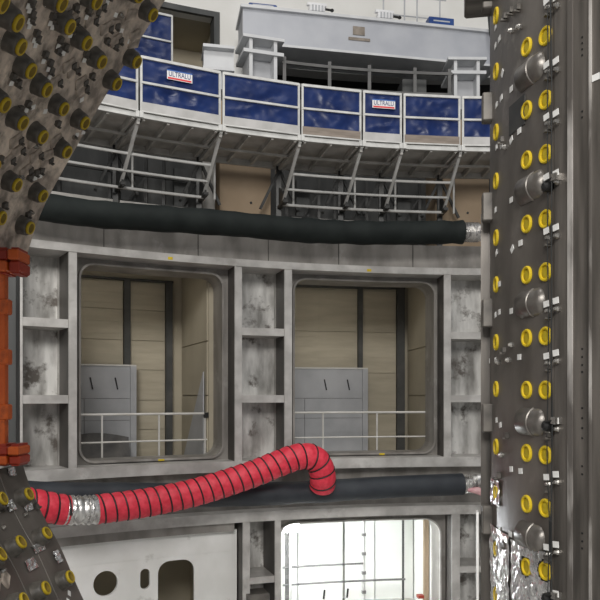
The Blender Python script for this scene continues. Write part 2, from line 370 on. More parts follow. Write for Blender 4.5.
# ================================================================== WALKWAY
ZW = 9.15
posts = [-9.6, -8.27, -6.867, -5.457, -4.027, -2.877, -2.113, -1.008, .25, 1.6, 2.9]
ordn = {1: 'partly hidden behind the tilted vessel', 2: 'with a maker sign, below the doorway', 3: 'wide, below the left girder foot', 4: 'plain, below the middle of the girder', 5: 'narrow, with a maker sign', 6: 'plain, right of the narrow signed one', 7: 'half hidden by the upright vessel'}
def sheet(L, x0, x1, z0, z1, amp, nx, nz, seed):
    m = MB(); vs = []; fs = []
    for side in (0, 1):
        for j in range(nz+1):
            for i in range(nx+1):
                x = x0+(x1-x0)*i/nx; z = z0+(z1-z0)*j/nz
                e = min(1, 3*min(i/nx, 1-i/nx, j/nz, 1-j/nz)+.15)
                y = amp*e*(abs(noise.noise((x*2.2+z*1.8+seed, z*3.5-x*1.5, seed)))*1.4-.3+.45*abs(noise.noise((x*6+z*4, z*7-x*3, seed+3))))
                vs.append((x, y+side*.006, z))
    w = nx+1; n0 = w*(nz+1)
    for side in (0, 1):
        for j in range(nz):
            for i in range(nx):
                a = side*n0+j*w+i; fs.append((a, a+1, a+w+1, a+w))
    rim = [i for i in range(w)]+[j*w+nx for j in range(1, nz+1)]+[nz*w+i for i in range(nx-1, -1, -1)]+[j*w for j in range(nz-1, 0, -1)]
    for k in range(len(rim)):
        a, b = rim[k], rim[(k+1) % len(rim)]; fs.append((a, b, b+n0, a+n0))
    return m.add(vs, fs)
def guardrail(p, q, z, label, i, sign=False, group='blue guardrail panels on the walkway', toe='toe_board', H=.86):
    L = (q-p).length; ang = math.atan2(q.y-p.y, q.x-p.x)
    t = thing('blue_guardrail', label, 'guardrail', group, (p.x, p.y, z), (0, 0, ang))
    g = .035
    for x in (g, L-g):
        MB().bar((x, 0, -.03), (x, 0, H+.02), .036).build('post', 'alu_rail', t)
        MB().box(x-.03, x+.03, -.04, .03, -.13, -.03).build('post_foot', 'alu_rail', t)
    MB().bar((g, -.005, H), (L-g, -.005, H), .04, .045).build('top_rail', 'alu_rail', t)
    MB().bar((g, -.012, H*.52), (L-g, -.012, H*.52), .035, .036).build('mid_rail', 'alu_rail', t)
    MB().box(g, L-g, -.022, .012, -.02, .13).build('toe_board', toe, t)
    MB().bar((g, -.03, -.03), (L-g, -.03, -.03), .03, .022).build('bottom_rail', 'alu_rail', t)
    a = sheet(L, g+.01, L-g-.01, H*.54, H-.01, .04, 40, 16, i*7.1); a.build('tarp', 'tarp_blue', t, True).location.y = .008
    b = sheet(L, g+.01, L-g-.01, .10, H*.5, .045, 40, 16, i*7.1+4); b.build('tarp', 'tarp_blue', t, True).location.y = .008
    if sign:
        cx = sign
        sg = MB().box(cx-.215, cx+.215, -.032, -.028, .575, .735).build('sign', 'sign_white', t)
        MB().box(cx-.215, cx+.215, -.034, -.032, .715, .735).build('stripe', 'sign_blue', sg)
        txt('sign_lettering', 'ULTRALU', .115, 'sign_navy', sg, (cx, -.034, .665), (math.pi/2, 0, 0), .37)
        MB().box(cx-.20, cx+.2, -.034, -.032, .583, .612).build('stripe', 'sign_red', sg)
    return t
for i in range(len(posts)-1):
    p, q = bend(posts[i], 0, ZW), bend(posts[i+1], 0, ZW)
    lab = 'blue tarp guardrail panel on the walkway, '+ordn.get(i, 'beyond the left edge' if i < 1 else ('first hidden behind the upright vessel' if i == 8 else 'far right behind the upright vessel'))
    guardrail(p, q, ZW, lab, i, sign={2: .67, 5: .40}.get(i, False), toe='toe_wood' if i in (4, 6) else 'toe_board')
    # walkway deck under it
    names = ['beyond the left edge', 'behind the tilted vessel', 'below the left signed panel', 'below the wide blue panel', 'below the plain middle panel', 'below the narrow signed panel', 'below the plain right panel', 'at the right end', 'behind the upright vessel', 'far right behind the upright vessel']
    t = thing('walkway_section', 'grey metal walkway deck with cross joists underneath, '+names[i], 'walkway', 'walkway deck sections')
    a, b = posts[i]+.01, posts[i+1]-.01
    MB().bbox(a, b, .0, 1.55, ZW-.055, ZW-.03).build('deck', 'deck_steel', t)
    MB().bbox(a, b, -.02, .03, ZW-.13, ZW-.055).build('edge_beam', 'alu_rail', t)
    MB().bbox(a, b, 1.5, 1.55, ZW-.17, ZW-.055).build('rear_beam', 'deck_steel', t)
    nj = max(2, round((b-a)/.33))
    for k in range(nj):
        s = a+.08+(b-a-.16)*k/(nj-1)
        MB().bbox(s-.022, s+.022, .03, 1.5, ZW-.15, ZW-.055).build('joist', 'deck_steel', t)
    MB().bbox(a, b, .72, .78, ZW-.19, ZW-.15).build('runner', 'deck_steel', t)
# brackets
bnames = {1: 'behind the tilted vessel', 2: 'leftmost fully seen', 3: 'left of the tan wall panel', 4: 'right of the first tan wall panel', 5: 'under the left edge of the narrow signed panel', 6: 'under the right edge of the narrow signed panel', 7: 'nearest the upright vessel'}
for i, s in enumerate(posts):
    if i == 0 or i > 8: continue
    t = thing('walkway_bracket', 'aluminium strut bracket carrying the walkway, '+bnames.get(i, 'hidden behind the upright vessel'), 'bracket', 'walkway brackets')
    zt = ZW-.13
    MB().bar(bend(s, .02, zt), bend(s, 1.2, 8.22), .05, .05).build('strut', 'alu_rail', t)
    MB().bar(bend(s, .05, zt-.05), bend(s, 1.7, zt-.05), .05, .07).build('arm', 'deck_steel', t)
    MB().bar(bend(s, 1.5, 7.16), bend(s, 1.5, zt), .1, .1).build('wall_post', 'dark_steel', t)
    MB().bar(bend(s, 1.45, 8.2), bend(s, 1.0, 8.22), .09, .05).build('foot', 'dark_steel', t)
    m = MB(); w = .03
    pts = [(1.46, 8.18), (1.02, 8.18), (1.05, 8.32), (1.46, 8.6)]
    m.add([bend(s+o, d, z) for o in (-w/2, w/2) for d, z in pts], [(3, 2, 1, 0), (4, 5, 6, 7)]+[(k, (k+1) % 4, 4+(k+1) % 4, 4+k) for k in range(4)]); m.build('gusset', 'dark_steel', t)
    MB().bar(bend(s, 1.46, 8.95), bend(s-.35, 1.46, 8.15), .05).build('brace', 'dark_steel', t)
    MB().bar(bend(s, 1.46, 8.95), bend(s+.35, 1.46, 8.15), .05).build('brace', 'dark_steel', t)
    MB().tube([bend(s+.22, 1.3, 8.2), bend(s+.22, 1.3, zt)], .022, 8).build('upright', 'alu_rail', t)
spans = [(1, 2, 'behind the tilted vessel'), (2, 3, 'between the two left brackets'), (4, 5, 'under the plain middle panel'), (5, 6, 'under the narrow signed panel'), (6, 7, 'under the plain right panel')]
for i, j, nm in spans:
    t = thing('bracket_rails', 'three grey tie rails joining the walkway struts, '+nm, 'tie rails', 'tie rails under the walkway')
    a, b = posts[i], posts[j]
    if i == 1: a = posts[i]
    for d, z, r in ((.62, 8.62, .026), (.9, 8.41, .024), (1.22, 8.2, .028)):
        MB().tube([bend(a+(b-a)*k/6, d, z) for k in range(7)], r, 8).build('rail', 'alu_rail', t, True)
    MB().bbox(a, b, 1.55, 1.62, 7.95, 8.06).build('lower_rail', 'deck_steel', t)
    MB().bbox(a, b, 1.55, 1.60, 8.56, 8.62).build('rear_rail', 'dark_steel', t)
# dark service frames standing in the bays behind the brackets
fn = {0: 'far left behind the tilted vessel', 1: 'behind the leftmost bracket', 2: 'left of the tan wall panel', 3: 'behind the middle struts', 4: 'behind the right struts', 5: 'beside the right tan panel'}
for k, s in enumerate((-7.9, -6.5, -5.6, -3.4, -2.5, -1.5)):
    t = thing('service_rack', 'dark steel service frame in the bay, '+fn[k], 'frame', 'service frames under the walkway')
    for o in (-.3, .3): MB().bar(bend(s+o, 2.3, 7.15), bend(s+o, 2.3, 9.2), .06).build('post', 'dark_steel', t)
    for z in (7.7, 8.25, 8.8): MB().bar(bend(s-.3, 2.3, z), bend(s+.3, 2.3, z), .05).build('crossbar', 'dark_steel', t)
    MB().bar(bend(s-.3, 2.3, 7.7), bend(s+.3, 2.3, 8.8), .04).build('diagonal', 'dark_steel', t)
    MB().box(-.12, .16, -.05, .05, 0, 1.15).build('cabinet', 'recess_wall', t, loc=bend(s, 2.42, 7.9), rot=(0, 0, rotz(s)))
for s, lab in ((-5.25, 'tall pale steel cabinet plate beside the first tan wall panel'),):
    t = MB().box(-.17, .17, -.06, .06, 0, 2.0).build('steel_cabinet', 'deck_steel', None, bevel=.01, loc=bend(s, 1.9, 7.15), rot=(0, 0, rotz(s))); tag(t, lab, 'cabinet')

# ================================================================== GIRDER AND WHAT STANDS ON THE UPPER FLOOR
P1, P2 = bend(-4.46, 2.45, 0), bend(.35, 2.72, 0)
gl = (P2-P1).length; ga = math.atan2(P2.y-P1.y, P2.x-P1.x)
g = thing('box_girder', 'long pale grey box girder on white steel feet, above the blue panels', 'girder', None, (P1.x, P1.y, 11.83), (0, 0, ga))
MB().box(0, gl, .05, .9, .05, .74).build('web_box', 'girder_paint', g)
MB().box(-.03, gl+.03, 0, .95, 0, .05).build('bottom_flange', 'stool_paint', g)
MB().box(-.06, gl+.06, -.03, .98, .74, .80).build('top_flange', 'stool_paint', g)
MB().box(-.012, 0, .05, .9, .05, .74).build('end_plate', 'sheet_grey', g)
pl = MB().box(2.36, 2.62, .03, .05, .42, .60).build('maker_plate', 'plate_brown', g)
MB().box(2.26, 2.74, .03, .05, .30, .36).build('name_strip', 'plate_brown', g)
def foot(s0, s1, d0, label):
    p, q = bend(s0, d0, 0), bend(s1, d0, 0); L = (q-p).length; a = math.atan2(q.y-p.y, q.x-p.x)
    t = thing('girder_pedestal', label, 'girder foot', 'girder feet', (p.x, p.y, 10.5), (0, 0, a))
    h = 11.83-10.5-.001
    MB().box(-.06, L+.06, -.06, .75, h-.06, h).build('head_plate', 'stool_paint', t)
    MB().box(-.05, L+.05, -.05, .7, h-.36, h-.29).build('mid_plate', 'stool_paint', t)
    MB().box(-.1, L+.1, -.08, .75, 0, .06).build('base_plate', 'stool_paint', t)
    for x in (.08, L-.15): MB().box(x, x+.07, 0, .65, .06, h-.06).build('leg', 'stool_paint', t)
    MB().box(.1, L-.1, .28, .34, .06, h-.06).build('web', 'sheet_grey', t)
foot(-4.50, -3.85, 2.1, 'white steel girder foot at the left end, beside the pale stub beam')
foot(-.62, .0, 2.3, 'white steel girder foot at the right end, beside the upright vessel')
p, q = bend(-5.2, 2.3, 0), bend(-4.68, 2.2, 0); L = (q-p).length; a = math.atan2(q.y-p.y, q.x-p.x)
t = thing('stub_beam', 'short pale I-beam stub left of the left girder foot', 'beam', None, (p.x, p.y, 10.5), (0, 0, a))
MB().box(-.02, L, -.05, .6, 1.03, 1.09).build('top_flange', 'stool_paint', t)
MB().box(-.02, L, -.05, .6, .58, .64).build('bottom_flange', 'stool_paint', t)
MB().box(0, L, .1, .45, .64, 1.03).build('web', 'stool_paint', t)
MB().box(.05, L-.05, .05, .5, 0, .58).build('pedestal', 'sheet_grey', t)
# back rail seen below the girder
t = thing('back_rail', 'grey handrail in the dark bay below the girder', 'handrail')
for z in (11.45, 11.0): MB().bbox(-3.8, -.6, 2.22, 2.26, z-.03, z+.03).build('rail', 'bar_dark', t)
for s in (-3.75, -2.91, -2.16, -1.3, -.65): MB().bar(bend(s, 2.26, 10.5), bend(s, 2.26, 11.56), .07).build('post', 'bar_dark', t)
# machines in the dark bay
mz = [(-1.2, 3.0, .55, .5, 1.05, 'recess_wall', 'grey machine cabinet in the dark bay near the right girder foot'), (-.75, 3.4, .45, .5, .85, 'deck_steel', 'low grey machine beside the right girder foot'), (-3.0, 4.3, 1.1, .6, .9, 'dark_steel', 'dark machine deep in the bay below the girder'), (-2.0, 4.6, .6, .6, 1.2, 'dark_steel', 'dark tall machine deep in the bay below the maker plate')]
for s, d, w, dp, h, m, lab in mz:
    t = thing('machine_cabinet', lab, 'machine', None, bend(s, d, 10.5), (0, 0, rotz(s)))
    MB().box(-w/2, w/2, -dp/2, dp/2, .06, h).build('body', m, t, bevel=.015)
    MB().box(-w/2+.04, w/2-.04, -dp/2-.012, -dp/2, .12, h-.06).build('door', m, t)
    MB().box(-w/2+.03, w/2-.03, -dp/2+.03, dp/2-.03, 0, .06).build('plinth', 'handle_black', t)
# blue railing by the doorway
guardrail(bend(-6.7, 3.4, 0), bend(-5.52, 3.4, 0), 11.45, 'blue tarp guardrail at the doorway, higher than the walkway panels', 20, group='blue guardrail by the doorway', H=1.15)
MB_ = MB().bbox(-6.8, -5.4, 3.3, 3.6, 10.5, 11.32).build('guardrail_plinth', 'dark_wall'); tag(MB_, 'dark plinth carrying the blue guardrail by the doorway', 'plinth')
# things on top of the girder
def on_girder(x, y, z=0): 
    c, s_ = math.cos(ga), math.sin(ga); return Vector((P1.x+c*x-s_*y, P1.y+s_*x+c*y, 11.83+.80+z))
for x, lab in ((1.60, 'white floodlight lying on the girder, left one'), (3.12, 'white floodlight lying on the girder, above the maker plate')):
    t = thing('girder_floodlight', lab, 'floodlight', 'floodlights on the girder', on_girder(x, .2), (0, 0, ga))
    MB().box(-.17, .17, -.1, .14, .06, .24).build('housing', 'sign_white', t, bevel=.03)
    for k in range(4): MB().box(-.13+k*.07, -.09+k*.07, -.115, -.1, .08, .2).build('fin', 'sheet_grey', t)
    MB().box(-.21, .21, -.02, .06, .24, .30).build('bracket', 'sign_white', t)
    MB().box(-.1, .1, -.05, .1, 0, .06).build('base', 'sheet_grey', t)
    MB().tube([(.17, -.03, .17), (.34, -.03, .16)], .025, 8).build('plug', 'handle_black', t)
    MB().lathe([(.03, 0), (.045, .02), (.03, .05)], 10, Matrix.Translation((.33, -.03, .135))).build('knob', 'handle_black', t)
t = thing('blue_case', 'flat blue case on the left end of the girder', 'case', 'blue boxes on the girder', on_girder(.4, .2), (0, 0, ga))
MB().box(-.28, .32, -.12, .2, 0, .11).build('body', 'box_blue', t, bevel=.02); MB().box(-.2, .24, -.13, -.12, .05, .075).build('latch', 'sheet_grey', t)
t = thing('blue_case', 'small blue sign box on the right end of the girder', 'case', 'blue boxes on the girder', on_girder(4.35, .1), (0, 0, ga))
MB().box(-.28, .3, -.1, .12, 0, .17).build('body', 'box_blue', t, bevel=.01); MB().box(-.18, .2, -.105, -.1, .07, .1).build('stripe', 'sheet_grey', t)
t = thing('girder_rail', 'thin pale handrail on the right half of the girder', 'handrail', None, on_girder(0, .7), (0, 0, ga))
for x in (3.25, 3.75, 4.05, 4.6): MB().tube([(x, 0, 0), (x, 0, 1.0)], .018, 8).build('post', 'sheet_grey', t)
for z in (.22, .5, .95): MB().tube([(3.25, 0, z), (4.75, 0, z)], .014, 8).build('rail', 'sheet_grey', t)
t = thing('cable_bundle', 'black cable bundle dropping off the right end of the girder', 'cable')
MB().tube([bend(.12, 2.42, 12.9), bend(.15, 2.40, 12.4), bend(.22, 2.36, 12.0), bend(.2, 2.36, 11.4), bend(.26, 2.3, 10.7)], .03, 8).build('cable', 'black_rubber', t, True)

# ================================================================== CELL FURNITURE
for nm, s0, s1, ps, lab in (('w', -8.2, -5.44, (-7.21, -6.272, -5.48), 'thin pale handrail inside the left rounded opening'), ('m', -4.4, -1.3, (-4.2, -3.332, -2.316, -1.36), 'thin pale handrail inside the right rounded opening')):
    t = thing('cell_handrail', lab, 'handrail', 'handrails in the openings')
    for z, r in ((4.18, .022), (3.70, .016)): MB().tube([bend(s0+(s1-s0)*k/8, 1.0, z) for k in range(9)], r, 8).build('rail', 'rail_pale', t, True)
    for s in ps: MB().tube([bend(s, 1.0, 3.2), bend(s, 1.0, 4.18)], .018, 8).build('post', 'rail_pale', t, True)
    MB().box(-.04, .04, -.03, .03, -.05, .05).build('clamp', 'handle_black', t, loc=bend(s1-.02, 1.0, 4.15), rot=(0, 0, rotz(s1)))
for s0, s1, slots, lab, dark in ((-7.6, -6.39, (-7.028, -6.622), 'grey board with two black slots inside the left opening', True), (-3.95, -2.20, (-2.901, -2.469), 'grey board with two black slots inside the right opening', False)):
    t = thing('grey_board', lab, 'board', 'grey boards in the openings')
    mid = (s0+s1)/2
    zj = [3.2, 4.02, 4.45, 5.09]
    sp = [s0, s0+(s1-s0)*.38, s1]
    for i in range(3):
        for k in range(2):
            if i == 2 and k == 1: continue
            b0, b1 = (sp[k], sp[k+1]) if i < 2 else (s0, s1)
            MB().bbox(b0+.004, b1-.004, 2.68, 2.72, zj[i]+.004, zj[i+1]-.004).build('panel', 'sheet_grey', t)
    MB().bbox(s0, s1, 2.72, 2.75, 3.2, 5.08).build('backing', 'sheet_dark', t)
    MB().bbox(s0, s1+.1, 2.66, 2.80, 5.09, 5.12).build('top_edge', 'rail_pale', t)
    MB().bbox(s1, s1+.1, 2.66, 2.80, 3.2, 5.09).build('side_post', 'sheet_grey', t)
    for s in slots: MB().bar(bend(s-.02, 2.675, 4.86), bend(s+.02, 2.675, 4.63), .062, .02).build('handle', 'handle_black', t)
# sagging dark sheet at the foot of the left board
m = MB(); vs = []; fs = []; nx, nz = 24, 8
for side in (0, .015):
    for j in range(nz+1):
        for i in range(nx+1):
            u, v = i/nx, j/nz; s = -7.6+1.15*u
            vs.append(bend(s, 2.5-.25*(1-v)**2+.05*noise.noise((u*5, v*3, 0))+side, 3.21+v*(.48+.1*math.sin(u*3.1))))
w = nx+1; n0 = w*(nz+1)
for side in (0, 1):
    for j in range(nz):
        for i in range(nx): a = side*n0+j*w+i; fs.append((a, a+1, a+w+1, a+w))
tag(m.add(vs, fs).build('plastic_sheet', 'sheet_dark', None, True), 'dark plastic sheet bunched at the foot of the left grey board', 'sheet')
# pale triangle standing in for shading on the right wall of the left cell
t = MB().add([bend(-5.47, 1.1, 3.2), bend(-5.47, 2.7, 3.2), bend(-5.47, 1.1, 4.95), bend(-5.49, 1.1, 3.2), bend(-5.49, 2.7, 3.2), bend(-5.49, 1.1, 4.95)], [(0, 1, 2), (5, 4, 3), (0, 3, 4, 1), (1, 4, 5, 2), (2, 5, 3, 0)]).build('shading_triangle', 'sheet_grey')
tag(t, 'pale triangle of painted shading on the right wall of the left opening', 'sheet')
# unseen lamps added to brighten the cells
for s, zl, en, lab in ((-6.9, 6.93, 5, 'unseen tube lamp added to brighten the left cell'), (-2.9, 6.93, 5, 'unseen tube lamp added to brighten the right cell'), (-6.9, 2.5, 1.6, 'unseen tube lamp added to brighten the dim cell behind the white plate')):
    t = thing('ceiling_lamp', lab, 'lamp', 'added cell fill lamps', bend(s, 1.6, zl), (0, 0, rotz(s)))
    MB().box(-.6, .6, -.07, .07, .03, .09).build('tray', 'sign_white', t); MB().tube([(-.56, 0, .01), (.56, 0, .01)], .02, 8).build('tube', 'tube_glow', t)
    d = bpy.data.lights.new('cell_fill', 'AREA'); d.shape = 'RECTANGLE'; d.size = 1.1; d.size_y = .12; d.energy = en; d.color = (1, .93, .8)
    o = bpy.data.objects.new('cell_fill', d); COL.objects.link(o); o.parent = t; o.location = (0, 0, -.02)
# bright lamp and scaffold in the lower opening
t = thing('work_floodlight', 'glaring white work floodlight at the upper left of the lower opening', 'floodlight', None, bend(-3.85, 1.25, 0), (0, 0, rotz(-3.85)))
MB().tube([(0, .1, 0), (0, .1, 1.85)], .025, 8).build('stand', 'alu_rail', t)
for a in (0, 120, 240): MB().tube([(0, .1, .35), (.35*math.cos(math.radians(a)), .1+.35*math.sin(math.radians(a)), .02)], .015, 8).build('leg', 'alu_rail', t)
MB().box(-.17, .17, .02, .12, 1.84, 2.12).build('housing', 'sign_white', t, bevel=.015)
MB().box(-.14, .14, .005, .02, 1.87, 2.09).build('lens', 'lamp_glow', t)
d = bpy.data.lights.new('flood', 'POINT'); d.energy = 240; d.color = (.93, .97, 1); d.shadow_soft_size = .12
o = bpy.data.objects.new('flood', d); COL.objects.link(o); o.parent = t; o.location = (0, -.14, 1.98)
t = thing('cell_scaffold', 'pale tube scaffold inside the brightly lit lower opening', 'scaffold')
for s, r in ((-3.76, .045), (-2.33, .04), (-1.58, .025)): MB().tube([bend(s, 2.0, 0), bend(s, 2.0, 2.5)], r, 8).build('post', 'post_dark' if s == -1.58 else 'sheet_dark' if s < -3 else 'alu_rail', t, True)
for z in (.64, 1.0): MB().tube([bend(-3.85+(1.5 if z > .8 else 2.3)*k/6, 1.95, z) for k in range(7)], .022, 8).build('rail', 'sheet_dark', t, True)
for z in (.4, .8, 1.2, 1.6): 
    for s in (-3.76, -2.33): MB().box(-.04, .04, -.04, .04, -.03, .03).build('coupler', 'sheet_dark', t, loc=bend(s, 1.97, z), rot=(0, 0, rotz(s)))
t = thing('cell_lining', 'white lining boards standing at the back of the lit lower opening', 'boards')
for k, (a, b) in enumerate(((-4.5, -3.4), (-3.38, -2.55), (-2.5, -1.95), (-1.93, -1.22))):
    MB().bbox(a, b, 2.8, 2.86, 0, 2.3).build('board', 'cell_white', t)
for s in (-2.9, -2.46): MB().bar(bend(s-.01, 2.79, .06), bend(s+.01, 2.79, .26), .04, .02).build('handle', 'handle_black', t)
MB().bbox(-1.31, -1.22, 1.45, 1.55, 0, 2.4).build('edge_post', 'tan_panel', t)
MB().bbox(-1.42, -1.31, 1.45, 1.6, .36, .42).build('coupler', 'red_paint', t)

# ================================================================== DUCTS
def duct(name, label, path, r, m, cat='duct', n=20, wob=0, seed=0):
    t = thing(name, label, cat)
    pts = catmull([tuple(bend(*p)) for p in path], 10)
    rs = [r*(1+wob*noise.noise((k*.35, seed, 0))) for k in range(len(pts))]
    MB().tube(pts, rs, n).build('hose', m, t, True)
    return t, pts
def collar(t, pts, r, k=3, m='alu_duct', name='foil_collar', amp=.012, step=18):
    P = catmull(pts, step); rs = [r+amp*math.sin(i*math.pi/2.2) for i in range(len(P))]
    return MB().tube(P, rs, 24).build(name, m, t, True)
t, _ = duct('black_duct', 'thick black insulated duct lying along the top of the steel ring', [(-10.4, -.1, 7.42), (-9.2, -.3, 7.36), (-8.6, -.42, 7.27), (-7.8, -.46, 7.25), (-6.83, -.48, 7.29), (-5.5, -.5, 7.33), (-4.2, -.5, 7.32), (-3, -.5, 7.34), (-2, -.5, 7.38), (-1.14, -.5, 7.41)], .205, 'duct_black', wob=.1)
collar(t, [tuple(bend(s, -.5, 7.41)) for s in (-1.18, -1.05, -.95, -.85)], .165)
MB().tube([bend(-.87, -.5, 7.41), bend(-.7, -.52, 7.37), bend(-.5, -.55, 7.31), bend(1.5, -.5, 7.3)], [.165, .12, .15, .15], 16).build('foil_tail', 'alu_duct', t, True)
t, _ = duct('slate_duct', 'dark slate grey duct below the openings, ending in silver foil at right', [(-10.4, -.4, 3.15), (-9, -.45, 3.1), (-8.1, -.48, 3.03), (-7, -.5, 2.96), (-5.6, -.5, 2.88), (-4.19, -.5, 2.86), (-2.6, -.5, 2.9), (-1.14, -.5, 2.935)], .195, 'duct_slate', wob=.06, seed=5)
collar(t, [tuple(bend(s, -.5, 2.935+.02*(s+1))) for s in (-1.18, -1.08, -.95, -.9)], .16)
MB().tube([bend(-.92, -.5, 2.98), bend(-.75, -.52, 3.04), bend(-.6, -.52, 3.08), bend(1.5, -.5, 3.1)], [.14, .09, .10, .10], 14).build('foil_tail', 'alu_duct', t, True)
MB().tube([bend(-1.08, -.62, 2.85), bend(-.9, -.66, 2.84), bend(-.74, -.66, 2.76), bend(-.66, -.66, 2.68)], [.03, .07, .05, .03], 10).build('pink_wrap', 'pink_wrap', t, True)
# red flexible hose with its black spiral
t = thing('red_hose', 'red flexible ventilation hose with black spiral and silver joint', 'hose')
path = [(-9.5, -1, 3.2), (-9.1, -1, 3.10), (-8.767, -1, 3.01), (-8.548, -1, 2.95), (-8.326, -1, 2.90), (-8.053, -1, 2.875), (-7.79, -1, 2.87), (-6.987, -1, 2.916), (-6.144, -1, 3.034), (-5.265, -1, 3.245), (-4.75, -1, 3.41), (-4.45, -1, 3.50), (-4.22, -1, 3.515), (-4.04, -.98, 3.44), (-3.94, -.95, 3.28), (-3.90, -.9, 3.12), (-3.88, -.8, 3.0)]
pts = [Vector(p) for p in catmull([tuple(bend(*p)) for p in path], 60)]
acc = [0]
for i in range(1, len(pts)): acc.append(acc[-1]+(pts[i]-pts[i-1]).length)
pit = .165; r0 = .215
def s_of(p): return math.atan2(p.x-CX, p.y-CY)*R
ia = min(range(len(pts)), key=lambda i: abs(s_of(pts[i])+8.31)); ib = min(range(len(pts)), key=lambda i: abs(s_of(pts[i])+7.80))
for lo, hi in ((0, ia+6), (ib-6, len(pts)-1)):
    seg = pts[lo:hi+1]
    rs = [r0*(.94+.07*abs(math.sin(math.pi*acc[lo+i]/pit))**.6) for i in range(len(seg))]
    step = 3; MB().tube(seg[::step]+[seg[-1]], rs[::step]+[rs[-1]], 28).build('hose_skin', 'duct_red', t, True)
    x = None; H = []; k0 = None
    for i in range(0, len(seg)):
        a = (seg[min(i+1, len(seg)-1)]-seg[max(i-1, 0)]).normalized()
        x = a.cross(Vector((0, 0, 1))).normalized() if x is None else (x-a*x.dot(a)).normalized()
        y = a.cross(x)
        nsub = 1
        H.append((seg[i], x.copy(), y, acc[lo+i]))
    hp = []; L0, L1 = H[0][3], H[-1][3]; nn = int((L1-L0)/pit*18); j = 0
    for k in range(nn):
        l = L0+(L1-L0)*k/nn
        while j < len(H)-2 and H[j+1][3] < l: j += 1
        f = (l-H[j][3])/max(1e-6, H[j+1][3]-H[j][3]); c = H[j][0].lerp(H[j+1][0], f)
        th = 2*math.pi*l/pit; hp.append(c+(H[j][1]*math.cos(th)+H[j][2]*math.sin(th))*(r0*.985))
    MB().tube(hp, .0135, 6).build('spiral_wire', 'handle_black', t, True)
js = pts[ia-10:ib+10:6]
MB().tube(js, [.205+.012*math.sin(i*1.7) for i in range(len(js))], 24).build('silver_joint', 'alu_duct', t, True)

# ================================================================== LEFT VESSEL SECTOR (tilted, concave)
la = math.radians(8); E1 = Vector((math.cos(la), -math.sin(la), 0)); HV = Vector((math.sin(la), math.cos(la), 0)); E0 = Vector((-2.8, 7.0, 0))
PROF = [(2.193, 9.179), (1.888, 8.743), (1.55, 8.211), (1.365, 7.943), (1.138, 7.609), (0.91, 7.263), (0.69, 6.903), (0.457, 6.522), (0.315, 6.258), (0.202, 5.954), (0.078, 5.523), (0.006, 5.09), (-0.004, 4.8), (0.006, 4.461), (0.058, 4.075), (0.12, 3.863), (0.212, 3.605), (0.355, 3.319), (0.508, 3.064), (0.69, 2.669), (0.87, 2.324), (1.109, 1.909)]
PC = catmull(PROF, 8); PL = [0]
for i in range(1, len(PC)): PL.append(PL[-1]+math.dist(PC[i], PC[i-1]))
LK = math.radians(8)                      # the wall also bends gently in plan
def lplan(t):
    aa = la-LK*t
    return E0+Vector((-(math.cos(aa)-math.cos(la))/LK, -(math.sin(la)-math.sin(aa))/LK, 0)), Vector((math.cos(aa), -math.sin(aa), 0)), Vector((math.sin(aa), math.cos(aa), 0))
def lsurf(l, t, off=0):
    l = min(max(l, .001), PL[-1]-.001); i = max(k for k in range(len(PL)-1) if PL[k] <= l); f = (l-PL[i])/(PL[i+1]-PL[i])
    q = PC[i][0]+f*(PC[i+1][0]-PC[i][0]); z = PC[i][1]+f*(PC[i+1][1]-PC[i][1])
    dq, dz = PC[i+1][0]-PC[i][0], PC[i+1][1]-PC[i][1]; m = math.hypot(dq, dz); nq, nz = -dz/m, dq/m
    b, e, _ = lplan(t); n = e*nq+Vector((0, 0, nz))
    return b+e*q+Vector((0, 0, z))+n*off, n
def lmat(l, t, off=0, spin=0):
    p, n = lsurf(l, t, off); x = lplan(t)[2]; y = n.cross(x).normalized(); x = y.cross(n)
    m = Matrix((x, y, n)).transposed().to_4x4(); m.translation = p
    return m @ Matrix.Rotation(spin, 4, 'Z')
lv = thing('vessel_sector', 'brown-grey tilted vessel wall studded with yellow-capped cups, at the left', 'vessel wall')
TH = -.09
def lshell(l0, l1, t0, t1, nl):
    m = MB(); nt = max(1, int((t1-t0)/.3)); vs = []; fs = []
    for off in (0, TH):
        for i in range(nl+1):
            for j in range(nt+1): vs.append(lsurf(l0+(l1-l0)*i/nl, t0+(t1-t0)*j/nt, off)[0])
    w = nt+1; n0 = w*(nl+1)
    for side in (0, 1):
        for i in range(nl):
            for j in range(nt): a = side*n0+i*w+j; fs.append((a, a+1, a+w+1, a+w))
    rim = list(range(w))+[i*w+nt for i in range(1, nl+1)]+[nl*w+j for j in range(nt-1, -1, -1)]+[i*w for i in range(nl-1, 0, -1)]
    for k in range(len(rim)): a, b = rim[k], rim[(k+1) % len(rim)]; fs.append((a, b, b+n0, a+n0))
    return m.add(vs, fs)
lshell(.0, 3.93, 0, 4.2, 34).build('shell', 'vessel_left', lv, True)
lshell(5.95, 8.1, 0, 4.2, 20).build('shell', 'vessel_right', lv, True)
lshell(3.93, 5.95, 1.3, 4.2, 16).build('shell', 'vessel_left', lv, True)
cup_m = MB().lathe([(.098, -.03), (.092, .0), (.086, .02), (.080, .078), (.072, .09), (.060, .092)], 18).build('housing', 'vessel_left_cup'); cup_me = cup_m.data
bpy.data.objects.remove(cup_m)
cap_m = MB().lathe([(.050, .085), (.060, .088), (.062, .108), (.058, .116), (.044, .114), (.038, .096), (.0, .094)], 18).build('cap', 'cap_mustard'); cap_me = cap_m.data
bpy.data.objects.remove(cap_m)
for me in (cup_me, cap_me):
    for p in me.polygons: p.use_smooth = len(p.vertices) < 6
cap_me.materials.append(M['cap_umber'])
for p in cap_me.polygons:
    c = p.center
    if math.hypot(c.x, c.y) < .0435 and c.z < .112: p.material_index = 1
